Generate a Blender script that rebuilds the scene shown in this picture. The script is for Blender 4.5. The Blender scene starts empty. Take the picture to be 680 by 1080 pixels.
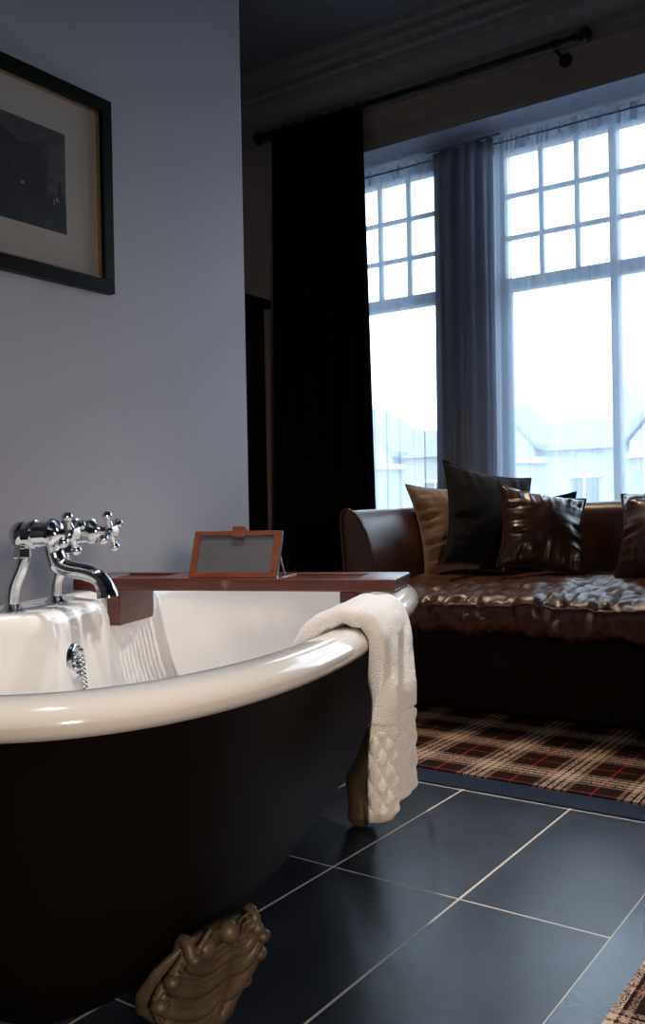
import bpy, bmesh, math, random
from math import sin, cos, pi, radians as R
from mathutils import Vector, Matrix, noise
sc = bpy.context.scene
C = sc.collection
random.seed(4)

# ------------------------------------------------------------- camera
cam_d = bpy.data.cameras.new('camera'); cam = bpy.data.objects.new('camera', cam_d); C.objects.link(cam)
cam_d.sensor_fit = 'VERTICAL'; cam_d.sensor_height = 24; cam_d.lens = 24*958/1080
cam_d.clip_start = .02; cam_d.clip_end = 300
HEAD, PITCH, ROLL = R(35), R(-.35), R(1.1)
f0 = Vector((-sin(HEAD), cos(HEAD), 0)); r0 = Vector((cos(HEAD), sin(HEAD), 0)); u0 = Vector((0, 0, 1))
fw = f0*cos(PITCH)+u0*sin(PITCH); up = r0.cross(fw)
rr = r0*cos(ROLL)-up*sin(ROLL); uu = r0*sin(ROLL)+up*cos(ROLL)
cam.matrix_world = Matrix(((rr.x, uu.x, -fw.x, 0), (rr.y, uu.y, -fw.y, 0), (rr.z, uu.z, -fw.z, .8), (0, 0, 0, 1)))
sc.camera = cam
sc.view_settings.view_transform = 'Standard'; sc.view_settings.look = 'None'
sc.view_settings.gamma = 1; sc.view_settings.exposure = 0
sc.view_settings.use_curve_mapping = False
sc.cycles.max_bounces = 10; sc.cycles.transparent_max_bounces = 16
sc.cycles.use_denoising = True
sc.cycles.sample_clamp_indirect = 4

# ------------------------------------------------------------- world
w = bpy.data.worlds.new('overcast_sky'); sc.world = w; w.use_nodes = True
bg = w.node_tree.nodes['Background']; bg.inputs[0].default_value = (.70, .86, 1, 1); bg.inputs[1].default_value = 7.5

def area(name, loc, rot, sx, sy, power, col, portal=False, spread=180):
    d = bpy.data.lights.new(name, 'AREA'); d.shape = 'RECTANGLE'; d.size = sx; d.size_y = sy
    d.energy = power; d.color = col; d.spread = R(spread)
    if portal: d.cycles.is_portal = True
    o = bpy.data.objects.new(name, d); C.objects.link(o); o.location = loc; o.rotation_euler = rot
    return o
WY = 4.0      # window wall face
GY = 4.40     # glazing plane
CEIL = 3.1
area('window_portal', (-2.54, GY+.12, 1.65), (R(-90), 0, 0), .62, 2.1, 1, (1, 1, 1), True)
area('window_portal', (-.78, GY+.12, 1.65), (R(-90), 0, 0), 2.3, 2.1, 1, (1, 1, 1), True)
# added warm fill light behind the camera, not a fitting of the room
warm_fill = area('added_warm_fill', (1.5, -.75, 1.15), (0, 0, 0), .4, .35, 5, (1, .80, .62), spread=60)
warm_fill.rotation_euler = (Vector((-.9, 1.2, .35))-Vector((1.5, -.75, 1.15))).to_track_quat('-Z', 'Y').to_euler()

def spot(name, loc, power, col, angle=100, blend=.8, size=.04, target=None):
    d = bpy.data.lights.new(name, 'SPOT'); d.energy = power; d.color = col; d.spot_size = R(angle); d.spot_blend = blend
    d.shadow_soft_size = size
    o = bpy.data.objects.new(name, d); C.objects.link(o); o.location = loc
    if target is not None:
        o.rotation_euler = (Vector(target)-Vector(loc)).to_track_quat('-Z', 'Y').to_euler()
    return o

# ------------------------------------------------------------- materials
def mat(name, col, rough=.5, metal=0, spec=.5, coat=0, sheen=0, bump=None, var=None, coatr=.05):
    m = bpy.data.materials.new(name); m.use_nodes = True; nt = m.node_tree
    b = nt.nodes['Principled BSDF']
    b.inputs['Base Color'].default_value = (*col, 1); b.inputs['Roughness'].default_value = rough
    b.inputs['Metallic'].default_value = metal; b.inputs['Specular IOR Level'].default_value = spec
    b.inputs['Coat Weight'].default_value = coat; b.inputs['Coat Roughness'].default_value = coatr
    b.inputs['Sheen Weight'].default_value = sheen
    tc = nt.nodes.new('ShaderNodeTexCoord')
    if var:
        col2, scale, stretch = var
        mp = nt.nodes.new('ShaderNodeMapping'); mp.inputs['Scale'].default_value = stretch
        nt.links.new(tc.outputs['Object'], mp.inputs[0])
        n = nt.nodes.new('ShaderNodeTexNoise'); n.inputs['Scale'].default_value = scale; n.inputs['Detail'].default_value = 5
        nt.links.new(mp.outputs[0], n.inputs['Vector'])
        rp = nt.nodes.new('ShaderNodeValToRGB')
        rp.color_ramp.elements[0].position = .35; rp.color_ramp.elements[1].position = .65
        rp.color_ramp.elements[0].color = (*col, 1); rp.color_ramp.elements[1].color = (*col2, 1)
        nt.links.new(n.outputs['Fac'], rp.inputs[0]); nt.links.new(rp.outputs[0], b.inputs['Base Color'])
    if bump:
        scale, strength, dist = bump
        n = nt.nodes.new('ShaderNodeTexNoise'); n.inputs['Scale'].default_value = scale; n.inputs['Detail'].default_value = 4
        nt.links.new(tc.outputs['Object'], n.inputs['Vector'])
        bp = nt.nodes.new('ShaderNodeBump'); bp.inputs['Strength'].default_value = strength; bp.inputs['Distance'].default_value = dist
        nt.links.new(n.outputs['Fac'], bp.inputs['Height']); nt.links.new(bp.outputs[0], b.inputs['Normal'])
    return m

M = {}
M['wall'] = mat('grey_paint', (.44, .44, .51), .55, bump=(90, .12, .004))
M['wall_cream'] = mat('taupe_paint', (.40, .34, .31), .7, bump=(60, .1, .004))
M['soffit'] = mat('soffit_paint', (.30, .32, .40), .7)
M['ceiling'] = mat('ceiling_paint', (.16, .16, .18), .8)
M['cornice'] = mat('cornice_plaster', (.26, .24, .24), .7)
M['skirting'] = mat('skirting_paint', (.04, .04, .045), .4)
M['enamel'] = mat('white_enamel', (.88, .86, .84), .12, coat=.6)
M['hull'] = mat('black_bath_paint', (.006, .004, .003), .5, spec=.12, bump=(30, .05, .003))
M['iron'] = mat('antique_brass_foot', (.14, .105, .07), .5, metal=.25, bump=(45, .3, .003), var=((.10, .07, .045), 25, (1, 1, 1)))
M['chrome'] = mat('chrome', (.78, .80, .84), .06, metal=1)
M['ceramic'] = mat('white_ceramic', (.85, .85, .85), .2)
M['rack_wood'] = mat('mahogany', (.055, .011, .006), .34, coat=.15, var=((.095, .022, .011), 8, (1, 12, 12)), bump=(60, .1, .002))
M['rest_wood'] = mat('bright_mahogany', (.17, .042, .015), .35, coat=.2, var=((.12, .027, .010), 8, (1, 12, 12)))
M['slate_panel'] = mat('grey_panel', (.075, .075, .082), .35, bump=(150, .1, .001))
M['steel'] = mat('brushed_steel', (.6, .6, .62), .25, metal=1)
M['towel'] = mat('white_terry', (.86, .83, .81), .95, sheen=.6, bump=(420, .9, .004))
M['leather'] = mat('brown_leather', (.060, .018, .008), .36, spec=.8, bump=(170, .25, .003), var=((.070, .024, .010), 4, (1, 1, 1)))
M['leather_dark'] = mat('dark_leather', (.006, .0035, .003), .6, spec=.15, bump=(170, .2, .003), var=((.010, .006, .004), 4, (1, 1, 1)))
M['velvet_tan'] = mat('tan_velvet', (.21, .105, .055), .6, sheen=.6, bump=(200, .2, .003))
M['velvet_dark'] = mat('charcoal_velvet', (.008, .008, .010), .9, sheen=.08, spec=.2, bump=(200, .2, .003))
M['pillow_leather'] = mat('bronze_leather', (.06, .026, .016), .30, spec=.6, bump=(120, .2, .003), var=((.035, .014, .009), 5, (1, 1, 1)))
M['curtain_dark'] = mat('black_curtain', (.006, .006, .007), .95, spec=.1)
M['rod'] = mat('black_iron', (.01, .01, .011), .4, metal=.3)
M['wardrobe'] = mat('black_wardrobe', (.006, .006, .007), .6, spec=.2)
M['frame_black'] = mat('black_frame', (.004, .004, .004), .4, spec=.2)
M['gilt'] = mat('gilt_slip', (.55, .45, .30), .25, metal=1)
M['mat_board'] = mat('cream_mount', (.38, .35, .33), .8)
M['print_sky'] = mat('print_sky', (.07, .065, .07), .5, var=((.035, .033, .036), 14, (1, 1, 4)))
M['print_dark'] = mat('print_rock', (.012, .011, .012), .5, var=((.022, .02, .022), 25, (1, 1, 1)))
M['print_light'] = mat('print_highlight', (.22, .21, .21), .5)
M['sash'] = mat('window_paint', (.22, .25, .30), .5)
M['strip'] = mat('dark_stone_strip', (.022, .032, .055), .24, bump=(40, .1, .003))
M['ext_wall'] = mat('pale_stone', (.40, .40, .40), .9, var=((.34, .34, .34), 1, (1, 1, 1)))
M['ext_roof'] = mat('slate_roof', (.22, .24, .29), .8)
M['ext_glass'] = mat('far_window_glass', (.13, .16, .2), .2)
M['ext_trim'] = mat('far_white_trim', (.52, .52, .52), .6)
M['asphalt'] = mat('street', (.25, .25, .26), .9)
M['foliage'] = mat('foliage', (.10, .16, .09), .9)
M['bark'] = mat('bark', (.1, .08, .06), .9)

def glass_mat():
    m = bpy.data.materials.new('clear_pane'); m.use_nodes = True; nt = m.node_tree; nt.nodes.clear()
    o = nt.nodes.new('ShaderNodeOutputMaterial'); mx = nt.nodes.new('ShaderNodeMixShader')
    t = nt.nodes.new('ShaderNodeBsdfTransparent'); g = nt.nodes.new('ShaderNodeBsdfGlossy'); g.inputs['Roughness'].default_value = .02
    fr = nt.nodes.new('ShaderNodeFresnel'); fr.inputs[0].default_value = 1.3
    nt.links.new(fr.outputs[0], mx.inputs[0]); nt.links.new(t.outputs[0], mx.inputs[1]); nt.links.new(g.outputs[0], mx.inputs[2])
    nt.links.new(mx.outputs[0], o.inputs[0]); return m
M['glass'] = glass_mat()

def cloth_mat(name, col, trans):
    """woven cloth: part open weave (transparent), part fibre (diffuse + translucent)"""
    m = bpy.data.materials.new(name); m.use_nodes = True; nt = m.node_tree; nt.nodes.clear()
    o = nt.nodes.new('ShaderNodeOutputMaterial')
    d = nt.nodes.new('ShaderNodeBsdfDiffuse'); t = nt.nodes.new('ShaderNodeBsdfTranslucent'); tr = nt.nodes.new('ShaderNodeBsdfTransparent')
    d.inputs[0].default_value = (*col, 1); t.inputs[0].default_value = (*col, 1)
    m1 = nt.nodes.new('ShaderNodeMixShader'); m1.inputs[0].default_value = .55
    nt.links.new(d.outputs[0], m1.inputs[1]); nt.links.new(t.outputs[0], m1.inputs[2])
    m2 = nt.nodes.new('ShaderNodeMixShader'); m2.inputs[0].default_value = trans
    nt.links.new(m1.outputs[0], m2.inputs[1]); nt.links.new(tr.outputs[0], m2.inputs[2])
    nt.links.new(m2.outputs[0], o.inputs[0]); return m
M['sheer'] = cloth_mat('white_voile', (.60, .72, .86), .50)
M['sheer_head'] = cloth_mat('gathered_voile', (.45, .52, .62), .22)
M['drape'] = cloth_mat('grey_drape', (.50, .53, .60), .04)

def M_nodes(name):
    m = bpy.data.materials.new(name); m.use_nodes = True
    return m, m.node_tree, m.node_tree.nodes['Principled BSDF']
def math_n(nt, op, a, b=None, c=None):
    n = nt.nodes.new('ShaderNodeMath'); n.operation = op
    for i, v in enumerate((a, b, c)):
        if v is None: continue
        if isinstance(v, (int, float)): n.inputs[i].default_value = v
        else: nt.links.new(v, n.inputs[i])
    return n.outputs[0]
def line_mask(nt, coord, start, step, half):
    t = math_n(nt, 'DIVIDE', math_n(nt, 'SUBTRACT', coord, start), step)
    fr = math_n(nt, 'FRACT', math_n(nt, 'ADD', t, .5))
    d = math_n(nt, 'MULTIPLY', math_n(nt, 'ABSOLUTE', math_n(nt, 'SUBTRACT', fr, .5)), step)
    return math_n(nt, 'LESS_THAN', d, half)
def tile_mat():
    m, nt, b = M_nodes('slate_tiles')
    tc = nt.nodes.new('ShaderNodeTexCoord'); sp = nt.nodes.new('ShaderNodeSeparateXYZ'); nt.links.new(tc.outputs['Object'], sp.inputs[0])
    mx = line_mask(nt, sp.outputs[0], -.838, .308, .0026)
    my = line_mask(nt, sp.outputs[1], 1.652, .64, .0020)
    g = math_n(nt, 'MAXIMUM', mx, my)
    n = nt.nodes.new('ShaderNodeTexNoise'); n.inputs['Scale'].default_value = 6; n.inputs['Detail'].default_value = 8
    nt.links.new(tc.outputs['Object'], n.inputs[0])
    rp = nt.nodes.new('ShaderNodeValToRGB'); e = rp.color_ramp.elements
    e[0].position = .3; e[0].color = (.014, .018, .030, 1); e[1].position = .7; e[1].color = (.026, .031, .045, 1)
    nt.links.new(n.outputs['Fac'], rp.inputs[0])
    mix = nt.nodes.new('ShaderNodeMixRGB'); nt.links.new(g, mix.inputs[0]); nt.links.new(rp.outputs[0], mix.inputs[1]); mix.inputs[2].default_value = (.62, .56, .50, 1)
    nt.links.new(mix.outputs[0], b.inputs['Base Color'])
    rg = math_n(nt, 'MULTIPLY_ADD', g, .4, math_n(nt, 'MULTIPLY_ADD', n.outputs['Fac'], .12, .26)); nt.links.new(rg, b.inputs['Roughness'])
    n2 = nt.nodes.new('ShaderNodeTexNoise'); n2.inputs['Scale'].default_value = 35; n2.inputs['Detail'].default_value = 6
    nt.links.new(tc.outputs['Object'], n2.inputs[0])
    bp = nt.nodes.new('ShaderNodeBump'); bp.inputs['Strength'].default_value = .12; bp.inputs['Distance'].default_value = .004
    nt.links.new(n2.outputs['Fac'], bp.inputs['Height']); nt.links.new(bp.outputs[0], b.inputs['Normal'])
    return m
M['tiles'] = tile_mat()
def tartan_mat():
    m, nt, b = M_nodes('tartan_carpet')
    tc = nt.nodes.new('ShaderNodeTexCoord'); sp = nt.nodes.new('ShaderNodeSeparateXYZ'); nt.links.new(tc.outputs['Object'], sp.inputs[0])
    def stripes(coord, start):
        t = math_n(nt, 'FRACT', math_n(nt, 'DIVIDE', math_n(nt, 'SUBTRACT', coord, start), .235))
        rp = nt.nodes.new('ShaderNodeValToRGB'); rp.color_ramp.interpolation = 'CONSTANT'
        cr = rp.color_ramp
        # 0..0.40: the light band cut by dark threads, then dark ground with one red thread
        stops = [(0, (.30, .20, .14)), (.05, (.02, .01, .008)), (.08, (.55, .40, .30)), (.15, (.04, .02, .015)), (.18, (.65, .48, .36)),
                 (.24, (.04, .02, .015)), (.27, (.55, .40, .30)), (.34, (.02, .01, .008)), (.37, (.30, .20, .14)), (.42, (.018, .008, .006)), (.69, (.35, .04, .02)), (.715, (.018, .008, .006))]
        cr.elements[0].position = 0; cr.elements[0].color = (*stops[0][1], 1)
        cr.elements[1].position = stops[1][0]; cr.elements[1].color = (*stops[1][1], 1)
        for p, c in stops[2:]:
            e = cr.elements.new(p); e.color = (*c, 1)
        nt.links.new(t, rp.inputs[0]); return rp.outputs[0]
    a = stripes(sp.outputs[0], -1.225); c = stripes(sp.outputs[1], 2.49)
    # twill: alternate threads show one or the other yarn
    sel = nt.nodes.new('ShaderNodeTexNoise'); sel.inputs['Scale'].default_value = 330; sel.inputs['Detail'].default_value = 2
    nt.links.new(tc.outputs['Object'], sel.inputs[0])
    fac = nt.nodes.new('ShaderNodeMapRange'); fac.inputs[1].default_value = .42; fac.inputs[2].default_value = .58; nt.links.new(sel.outputs['Fac'], fac.inputs[0])
    mix = nt.nodes.new('ShaderNodeMixRGB'); nt.links.new(fac.outputs[0], mix.inputs[0]); nt.links.new(a, mix.inputs[1]); nt.links.new(c, mix.inputs[2])
    nt.links.new(mix.outputs[0], b.inputs['Base Color']); b.inputs['Roughness'].default_value = .95; b.inputs['Specular IOR Level'].default_value = .1
    bp = nt.nodes.new('ShaderNodeBump'); bp.inputs['Strength'].default_value = .6; bp.inputs['Distance'].default_value = .004
    nt.links.new(sel.outputs['Fac'], bp.inputs['Height']); nt.links.new(bp.outputs[0], b.inputs['Normal'])
    return m
M['tartan'] = tartan_mat()

# ------------------------------------------------------------- mesh helpers
def obj(name, bm, m, parent=None, smooth=True, bevel=0, sub=0, label=None, angle=40):
    me = bpy.data.meshes.new(name); bmesh.ops.recalc_face_normals(bm, faces=bm.faces[:]) ; bm.to_mesh(me); bm.free()
    if isinstance(m, str): m = M[m]
    me.materials.append(m)
    o = bpy.data.objects.new(name, me); C.objects.link(o)
    if smooth:
        for p in me.polygons: p.use_smooth = True
    if bevel:
        b = o.modifiers.new('bevel', 'BEVEL'); b.width = bevel; b.segments = 3; b.limit_method = 'ANGLE'; b.angle_limit = R(35); b.harden_normals = False
    if sub:
        s = o.modifiers.new('sub', 'SUBSURF'); s.levels = sub; s.render_levels = sub
    if smooth and not sub:
        e = o.modifiers.new('split', 'EDGE_SPLIT'); e.split_angle = R(angle)
    if parent: o.parent = parent
    if label: o['label'] = label
    return o
def thing(name, label, cat, loc=(0, 0, 0), rotz=0, group=None):
    o = bpy.data.objects.new(name, None); C.objects.link(o); o.location = loc; o.rotation_euler = (0, 0, rotz)
    o.empty_display_size = .05
    return tag(o, label, cat, group)
def tag(o, label, cat, group=None):
    o['label'] = label; o['category'] = cat
    if group: o['group'] = group
    return o
def struct(name, bm, m, parent=None, **k):
    o = obj(name, bm, m, parent, **k)
    if parent is None: o['kind'] = 'structure'
    return o
def box(bm, x0, x1, y0, y1, z0, z1):
    vs = [bm.verts.new((x, y, z)) for x in (x0, x1) for y in (y0, y1) for z in (z0, z1)]
    for f in ((0, 1, 3, 2), (4, 6, 7, 5), (0, 4, 5, 1), (2, 3, 7, 6), (0, 2, 6, 4), (1, 5, 7, 3)):
        bm.faces.new([vs[i] for i in f])
    return vs
def grid(bm, rows, closed=False):
    """rows: list of lists of points; skins them"""
    vr = [[bm.verts.new(p) for p in r] for r in rows]
    for a, b in zip(vr, vr[1:]):
        n = len(a)
        for i in range(n if closed else n-1):
            j = (i+1) % n
            bm.faces.new((a[i], a[j], b[j], b[i]))
    return vr
def cap(bm, ring):
    c = bm.verts.new(sum((v.co for v in ring), Vector())/len(ring))
    for i in range(len(ring)): bm.faces.new((ring[i], ring[(i+1) % len(ring)], c))
def tube(bm, pts, rad, seg=16, ends=True):
    pts = [Vector(p) for p in pts]; n = len(pts)
    rads = rad if isinstance(rad, (list, tuple)) else [rad]*n
    rows = []; ref = None
    for i, p in enumerate(pts):
        t = (pts[min(i+1, n-1)]-pts[max(i-1, 0)]).normalized()
        if ref is None:
            ref = t.orthogonal().normalized()
        ref = (ref-t*ref.dot(t)).normalized(); b = t.cross(ref)
        rows.append([p+(ref*cos(2*pi*k/seg)+b*sin(2*pi*k/seg))*rads[i] for k in range(seg)])
    vr = grid(bm, rows, True)
    if ends: cap(bm, vr[0]); cap(bm, vr[-1])
def lathe(bm, origin, axis, prof, seg=24):
    """prof: (distance along axis, radius)"""
    axis = Vector(axis).normalized(); a = axis.orthogonal().normalized(); b = axis.cross(a); o = Vector(origin)
    rows = [[o+axis*d+(a*cos(2*pi*k/seg)+b*sin(2*pi*k/seg))*max(r, .0002) for k in range(seg)] for d, r in prof]
    vr = grid(bm, rows, True); cap(bm, vr[0]); cap(bm, vr[-1])
def ball(bm, c, r, seg=12, sc_=(1, 1, 1), rot=None):
    ret = bmesh.ops.create_uvsphere(bm, u_segments=seg, v_segments=max(6, seg*2//3), radius=r)
    for v in ret['verts']:
        p = Vector((v.co.x*sc_[0], v.co.y*sc_[1], v.co.z*sc_[2]))
        if rot: p = rot @ p
        v.co = p+Vector(c)
def catmull(pts, n=8):
    pts = [Vector(p) for p in pts]; out = []
    P = [pts[0]*2-pts[1]]+pts+[pts[-1]*2-pts[-2]]
    for i in range(1, len(P)-2):
        a, b, c, d = P[i-1:i+3]
        for k in range(n):
            t = k/n
            out.append(.5*((2*b)+(c-a)*t+(2*a-5*b+4*c-d)*t*t+(3*b-3*c+d-a)*t**3))
    out.append(pts[-1]); return out
def prism(bm, poly, axis, lo, hi):
    """poly in the two other axes (order xyz minus axis)"""
    def mk(p, v):
        q = list(p); q.insert(axis, v); return q
    a = [bm.verts.new(mk(p, lo)) for p in poly]; b = [bm.verts.new(mk(p, hi)) for p in poly]
    n = len(poly)
    bm.faces.new(a); bm.faces.new(b[::-1])
    for i in range(n): bm.faces.new((a[i], b[i], b[(i+1) % n], a[(i+1) % n]))

# ------------------------------------------------------------- room shell
PX = -1.93; PY = 2.33       # picture wall face and its far end
LX = -3.45                  # left wall of the recess
RX = 3.0; BY = -2.2
bm = bmesh.new(); box(bm, PX, -.53, BY, PY-.03, -.05, 0); struct('floor', bm, 'tiles', smooth=False)
bm = bmesh.new(); box(bm, LX-.1, RX+.1, BY-.1, GY+.2, -.12, -.051); struct('floor', bm, 'skirting', smooth=False)
bm = bmesh.new()
prism(bm, [(PX+.0, PY-.028), (-.528, PY-.028), (-.528, BY), (-.455, BY), (-.455, 2.41), (PX, 2.41)], 2, -.05, .004)
struct('trim_1', bm, 'strip', smooth=False)
bm = bmesh.new()
prism(bm, [(LX+.001, 2.412), (-.453, 2.412), (-.453, BY+.001), (RX-.001, BY+.001), (RX-.001, WY-.001), (LX+.001, WY-.001)], 2, -.05, .008)
tag(obj('tartan_carpet', bm, 'tartan', smooth=False), 'brown and cream tartan carpet bordering the slate tiles', 'carpet')
bm = bmesh.new(); box(bm, PX-.12, PX, BY, PY, 0, CEIL); struct('wall_left', bm, 'wall', smooth=False)
bm = bmesh.new(); box(bm, LX, PX-.121, PY-.1, PY, 0, CEIL); struct('wall_recess', bm, 'wall_cream', smooth=False)
bm = bmesh.new(); box(bm, LX-.1, LX, PY-.1, WY+.5, 0, CEIL); struct('wall_recess_side', bm, 'wall_cream', smooth=False)
bm = bmesh.new(); box(bm, RX, RX+.1, BY, WY, 0, CEIL); struct('wall_right', bm, 'wall_cream', smooth=False)
bm = bmesh.new(); box(bm, PX, RX, BY-.1, BY, 0, CEIL); struct('wall_back', bm, 'wall_cream', smooth=False)
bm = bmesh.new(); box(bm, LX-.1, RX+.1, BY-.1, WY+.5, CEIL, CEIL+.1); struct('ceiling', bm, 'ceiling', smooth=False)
# window wall: below, above, sides of the bay opening
OX0, OX1, OZ0, OZ1 = -2.95, .55, .62, 2.64
bm = bmesh.new()
box(bm, LX, OX0, WY, WY+.5, 0, CEIL); box(bm, OX1, RX, WY, WY+.5, 0, CEIL)
box(bm, OX0, OX1, WY, WY+.5, OZ1, CEIL); box(bm, OX0, OX1, WY, WY+.5, 0, OZ0)
struct('wall_window', bm, 'wall_cream', smooth=False)
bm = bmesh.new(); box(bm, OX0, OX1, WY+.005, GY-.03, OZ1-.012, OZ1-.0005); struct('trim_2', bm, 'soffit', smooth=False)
bm = bmesh.new(); box(bm, OX0+.01, OX1-.01, WY-.03, GY-.03, OZ0, OZ0+.03); struct('trim_3', bm, 'sash', smooth=False, bevel=.006)
# skirting
bm = bmesh.new(); box(bm, LX, RX, WY-.018, WY, .008, .16); struct('baseboard_window', bm, 'skirting', smooth=False, bevel=.005)
bm = bmesh.new(); box(bm, PX, PX+.016, BY, PY, 0, .14); struct('baseboard_left', bm, 'skirting', smooth=False, bevel=.005)
# cornice: stepped moulding profile (y inward from wall, z)
def cornice(name, p0, p1, inward):
    prof = [(0, 2.83), (.02, 2.835), (.022, 2.86), (.04, 2.87), (.045, 2.90), (.07, 2.915), (.11, 2.95), (.13, 2.985), (.135, 3.0), (.16, 3.01),
            (.165, 3.035), (.21, 3.045), (.215, 3.07), (.25, 3.08), (.26, 3.1), (0, 3.1)]
    bm = bmesh.new(); inward = Vector(inward)
    rows = [[Vector(p)+inward*d+Vector((0, 0, z)) for d, z in prof] for p in (p0, p1)]
    vr = grid(bm, rows, True); bm.faces.new(vr[0]); bm.faces.new(vr[1][::-1])
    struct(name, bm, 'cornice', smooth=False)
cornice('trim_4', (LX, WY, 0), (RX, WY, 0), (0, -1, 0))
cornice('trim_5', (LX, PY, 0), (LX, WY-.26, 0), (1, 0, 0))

# ------------------------------------------------------------- windows
ZB, ZT, TR = OZ0+.03, 2.61, 1.915
def window(name, x0, widths):
    tot = sum(widths); bm = bmesh.new(); fr = .035
    root = None
    # outer frame
    box(bm, x0-fr, x0, GY-.035, GY+.05, ZB, ZT); box(bm, x0+tot, x0+tot+fr, GY-.035, GY+.05, ZB, ZT)
    box(bm, x0-fr, x0+tot+fr, GY-.035, GY+.05, ZB-.03, ZB+.03); box(bm, x0-fr, x0+tot+fr, GY-.035, GY+.05, ZT-.02, ZT+.04)
    box(bm, x0, x0+tot, GY-.045, GY+.05, TR-.028, TR+.028)
    root = struct(name, bm, 'sash', smooth=False, bevel=.004)
    x = x0
    for i, wd in enumerate(widths):
        bm = bmesh.new()
        if i: box(bm, x-.018, x+.018, GY-.03, GY+.045, ZB, ZT)
        # sash stiles and rails
        s = .014
        box(bm, x+.005, x+.005+s, GY-.01, GY+.02, ZB+.03, TR-.03); box(bm, x+wd-.005-s, x+wd-.005, GY-.01, GY+.02, ZB+.03, TR-.03)
        for k in (1, 2):
            xx = x+wd*k/3; box(bm, xx-.011, xx+.011, GY-.008, GY+.018, TR+.028, ZT-.02)
        for k in (1, 2):
            zz = TR+.028+(ZT-.02-TR-.028)*k/3; box(bm, x, x+wd, GY-.006, GY+.016, zz-.011, zz+.011)
        obj('window_sash', bm, 'sash', root, smooth=False)
        bm = bmesh.new(); box(bm, x+.006, x+wd-.006, GY+.003, GY+.007, ZB+.01, ZT-.01); obj('window_glass', bm, 'glass', root, smooth=False)
        x += wd
    return root
window('window_1', -2.83, [.55])
window('window_2', -1.885, [.55, .55, .55, .55])
bm = bmesh.new()
box(bm, -2.245, -1.92, GY-.09, WY+.5, OZ0, OZ1+.02); box(bm, OX0, -2.865, GY-.06, WY+.5, OZ0, OZ1+.02); box(bm, .35, OX1, GY-.06, WY+.5, OZ0, OZ1+.02)
struct('wall_pier', bm, 'wall_cream', smooth=False)

# ------------------------------------------------------------- cloth hangings
def hanging(name, x0, x1, y, ztop, zbot, m, folds, amp, seed, label, cat, spread=0.0, group=None, over=0, thick=0, left_shift=0, gather=0, parent=None, ytaper=0):
    rnd = random.Random(seed); bm = bmesh.new()
    NX = folds*(24 if over else 12); NZ = 36; ov = [over*rnd.random()**1.5 for _ in range(folds+2)]; ph = [rnd.uniform(-.6, .6) for _ in range(folds+2)]
    rows = []
    for j in range(NZ+1):
        v = j/NZ; z = ztop+(zbot-ztop)*v; row = []
        for i in range(NX+1):
            u = i/NX; k = u*folds; a = int(min(k, folds-1)); fr_ = k-a
            s = fr_*fr_*(3-2*fr_); p = ph[a]*(1-s)+ph[a+1]*s
            A = amp*(.55+.45*min(1, v*3))*(1+.35*sin(3.1*k+seed))
            x = x0+(x1-x0)*u + p*.25*amp*v + spread*v*(u-.5) + left_shift*v*(1-u)
            if over: x += (ov[a]*(1-s)+ov[a+1]*s)*sin(2*pi*k+.6)*(.35+.65*v)
            yy = y+A*sin(2*pi*(k+p*v*.25)) + .3*A*sin(4*pi*k+1.3+v)
            row.append((x, yy, z))
        rows.append(row)
    grid(bm, rows)
    if parent is None: o = tag(obj(name, bm, m, angle=80), label, cat, group)
    else: o = obj(name, bm, m, parent, angle=80)
    if thick:
        s = o.modifiers.new('solid', 'SOLIDIFY'); s.thickness = thick; s.offset = 0
    return o
t = thing('black_curtain', 'long black curtain hanging beside the left window', 'curtain', (0, 0, 0))
hanging('curtain_cloth', -3.0, -2.425, WY-.13, 2.80, .02, 'curtain_dark', 9, .035, 3, '', '', spread=.08, thick=.004, parent=t)
for i in range(8):
    bm = bmesh.new()
    x = -2.98+i*.076
    pts = [(x, WY-.13+.024*cos(a), 2.80+.024*sin(a)) for a in [2*pi*k/18 for k in range(19)]]
    tube(bm, pts, .0035, 6)
    obj('curtain_ring', bm, 'rod', t)
# rod
t = thing('curtain_rod', 'black iron curtain pole running above the windows', 'curtain rod', (0, 0, 0))
RODX1 = -1.33
bm = bmesh.new(); tube(bm, [(-3.04, WY-.13, 2.80), (RODX1, WY-.13, 2.80)], .016, 16); obj('pole', bm, 'rod', t)
for x, s in ((-3.04, -1), (RODX1, 1)):
    bm = bmesh.new(); lathe(bm, (x, WY-.13, 2.80), (s, 0, 0), [(-.015, .02), (0, .024), (.008, .018), (.014, .02), (.03, .032), (.045, .036), (.06, .03), (.07, .014), (.076, .003)]); obj('finial', bm, 'rod', t)
for x in (-3.0, -1.42):
    bm = bmesh.new(); tube(bm, [(x, WY, 2.78), (x, WY-.06, 2.775), (x, WY-.13, 2.778)], .008, 10); lathe(bm, (x, WY, 2.78), (0, -1, 0), [(0, .03), (.008, .03), (.01, .01)])
    lathe(bm, (x-.012, WY-.13, 2.8), (1, 0, 0), [(0, .022), (.024, .022)])
    obj('bracket', bm, 'rod', t)
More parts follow.
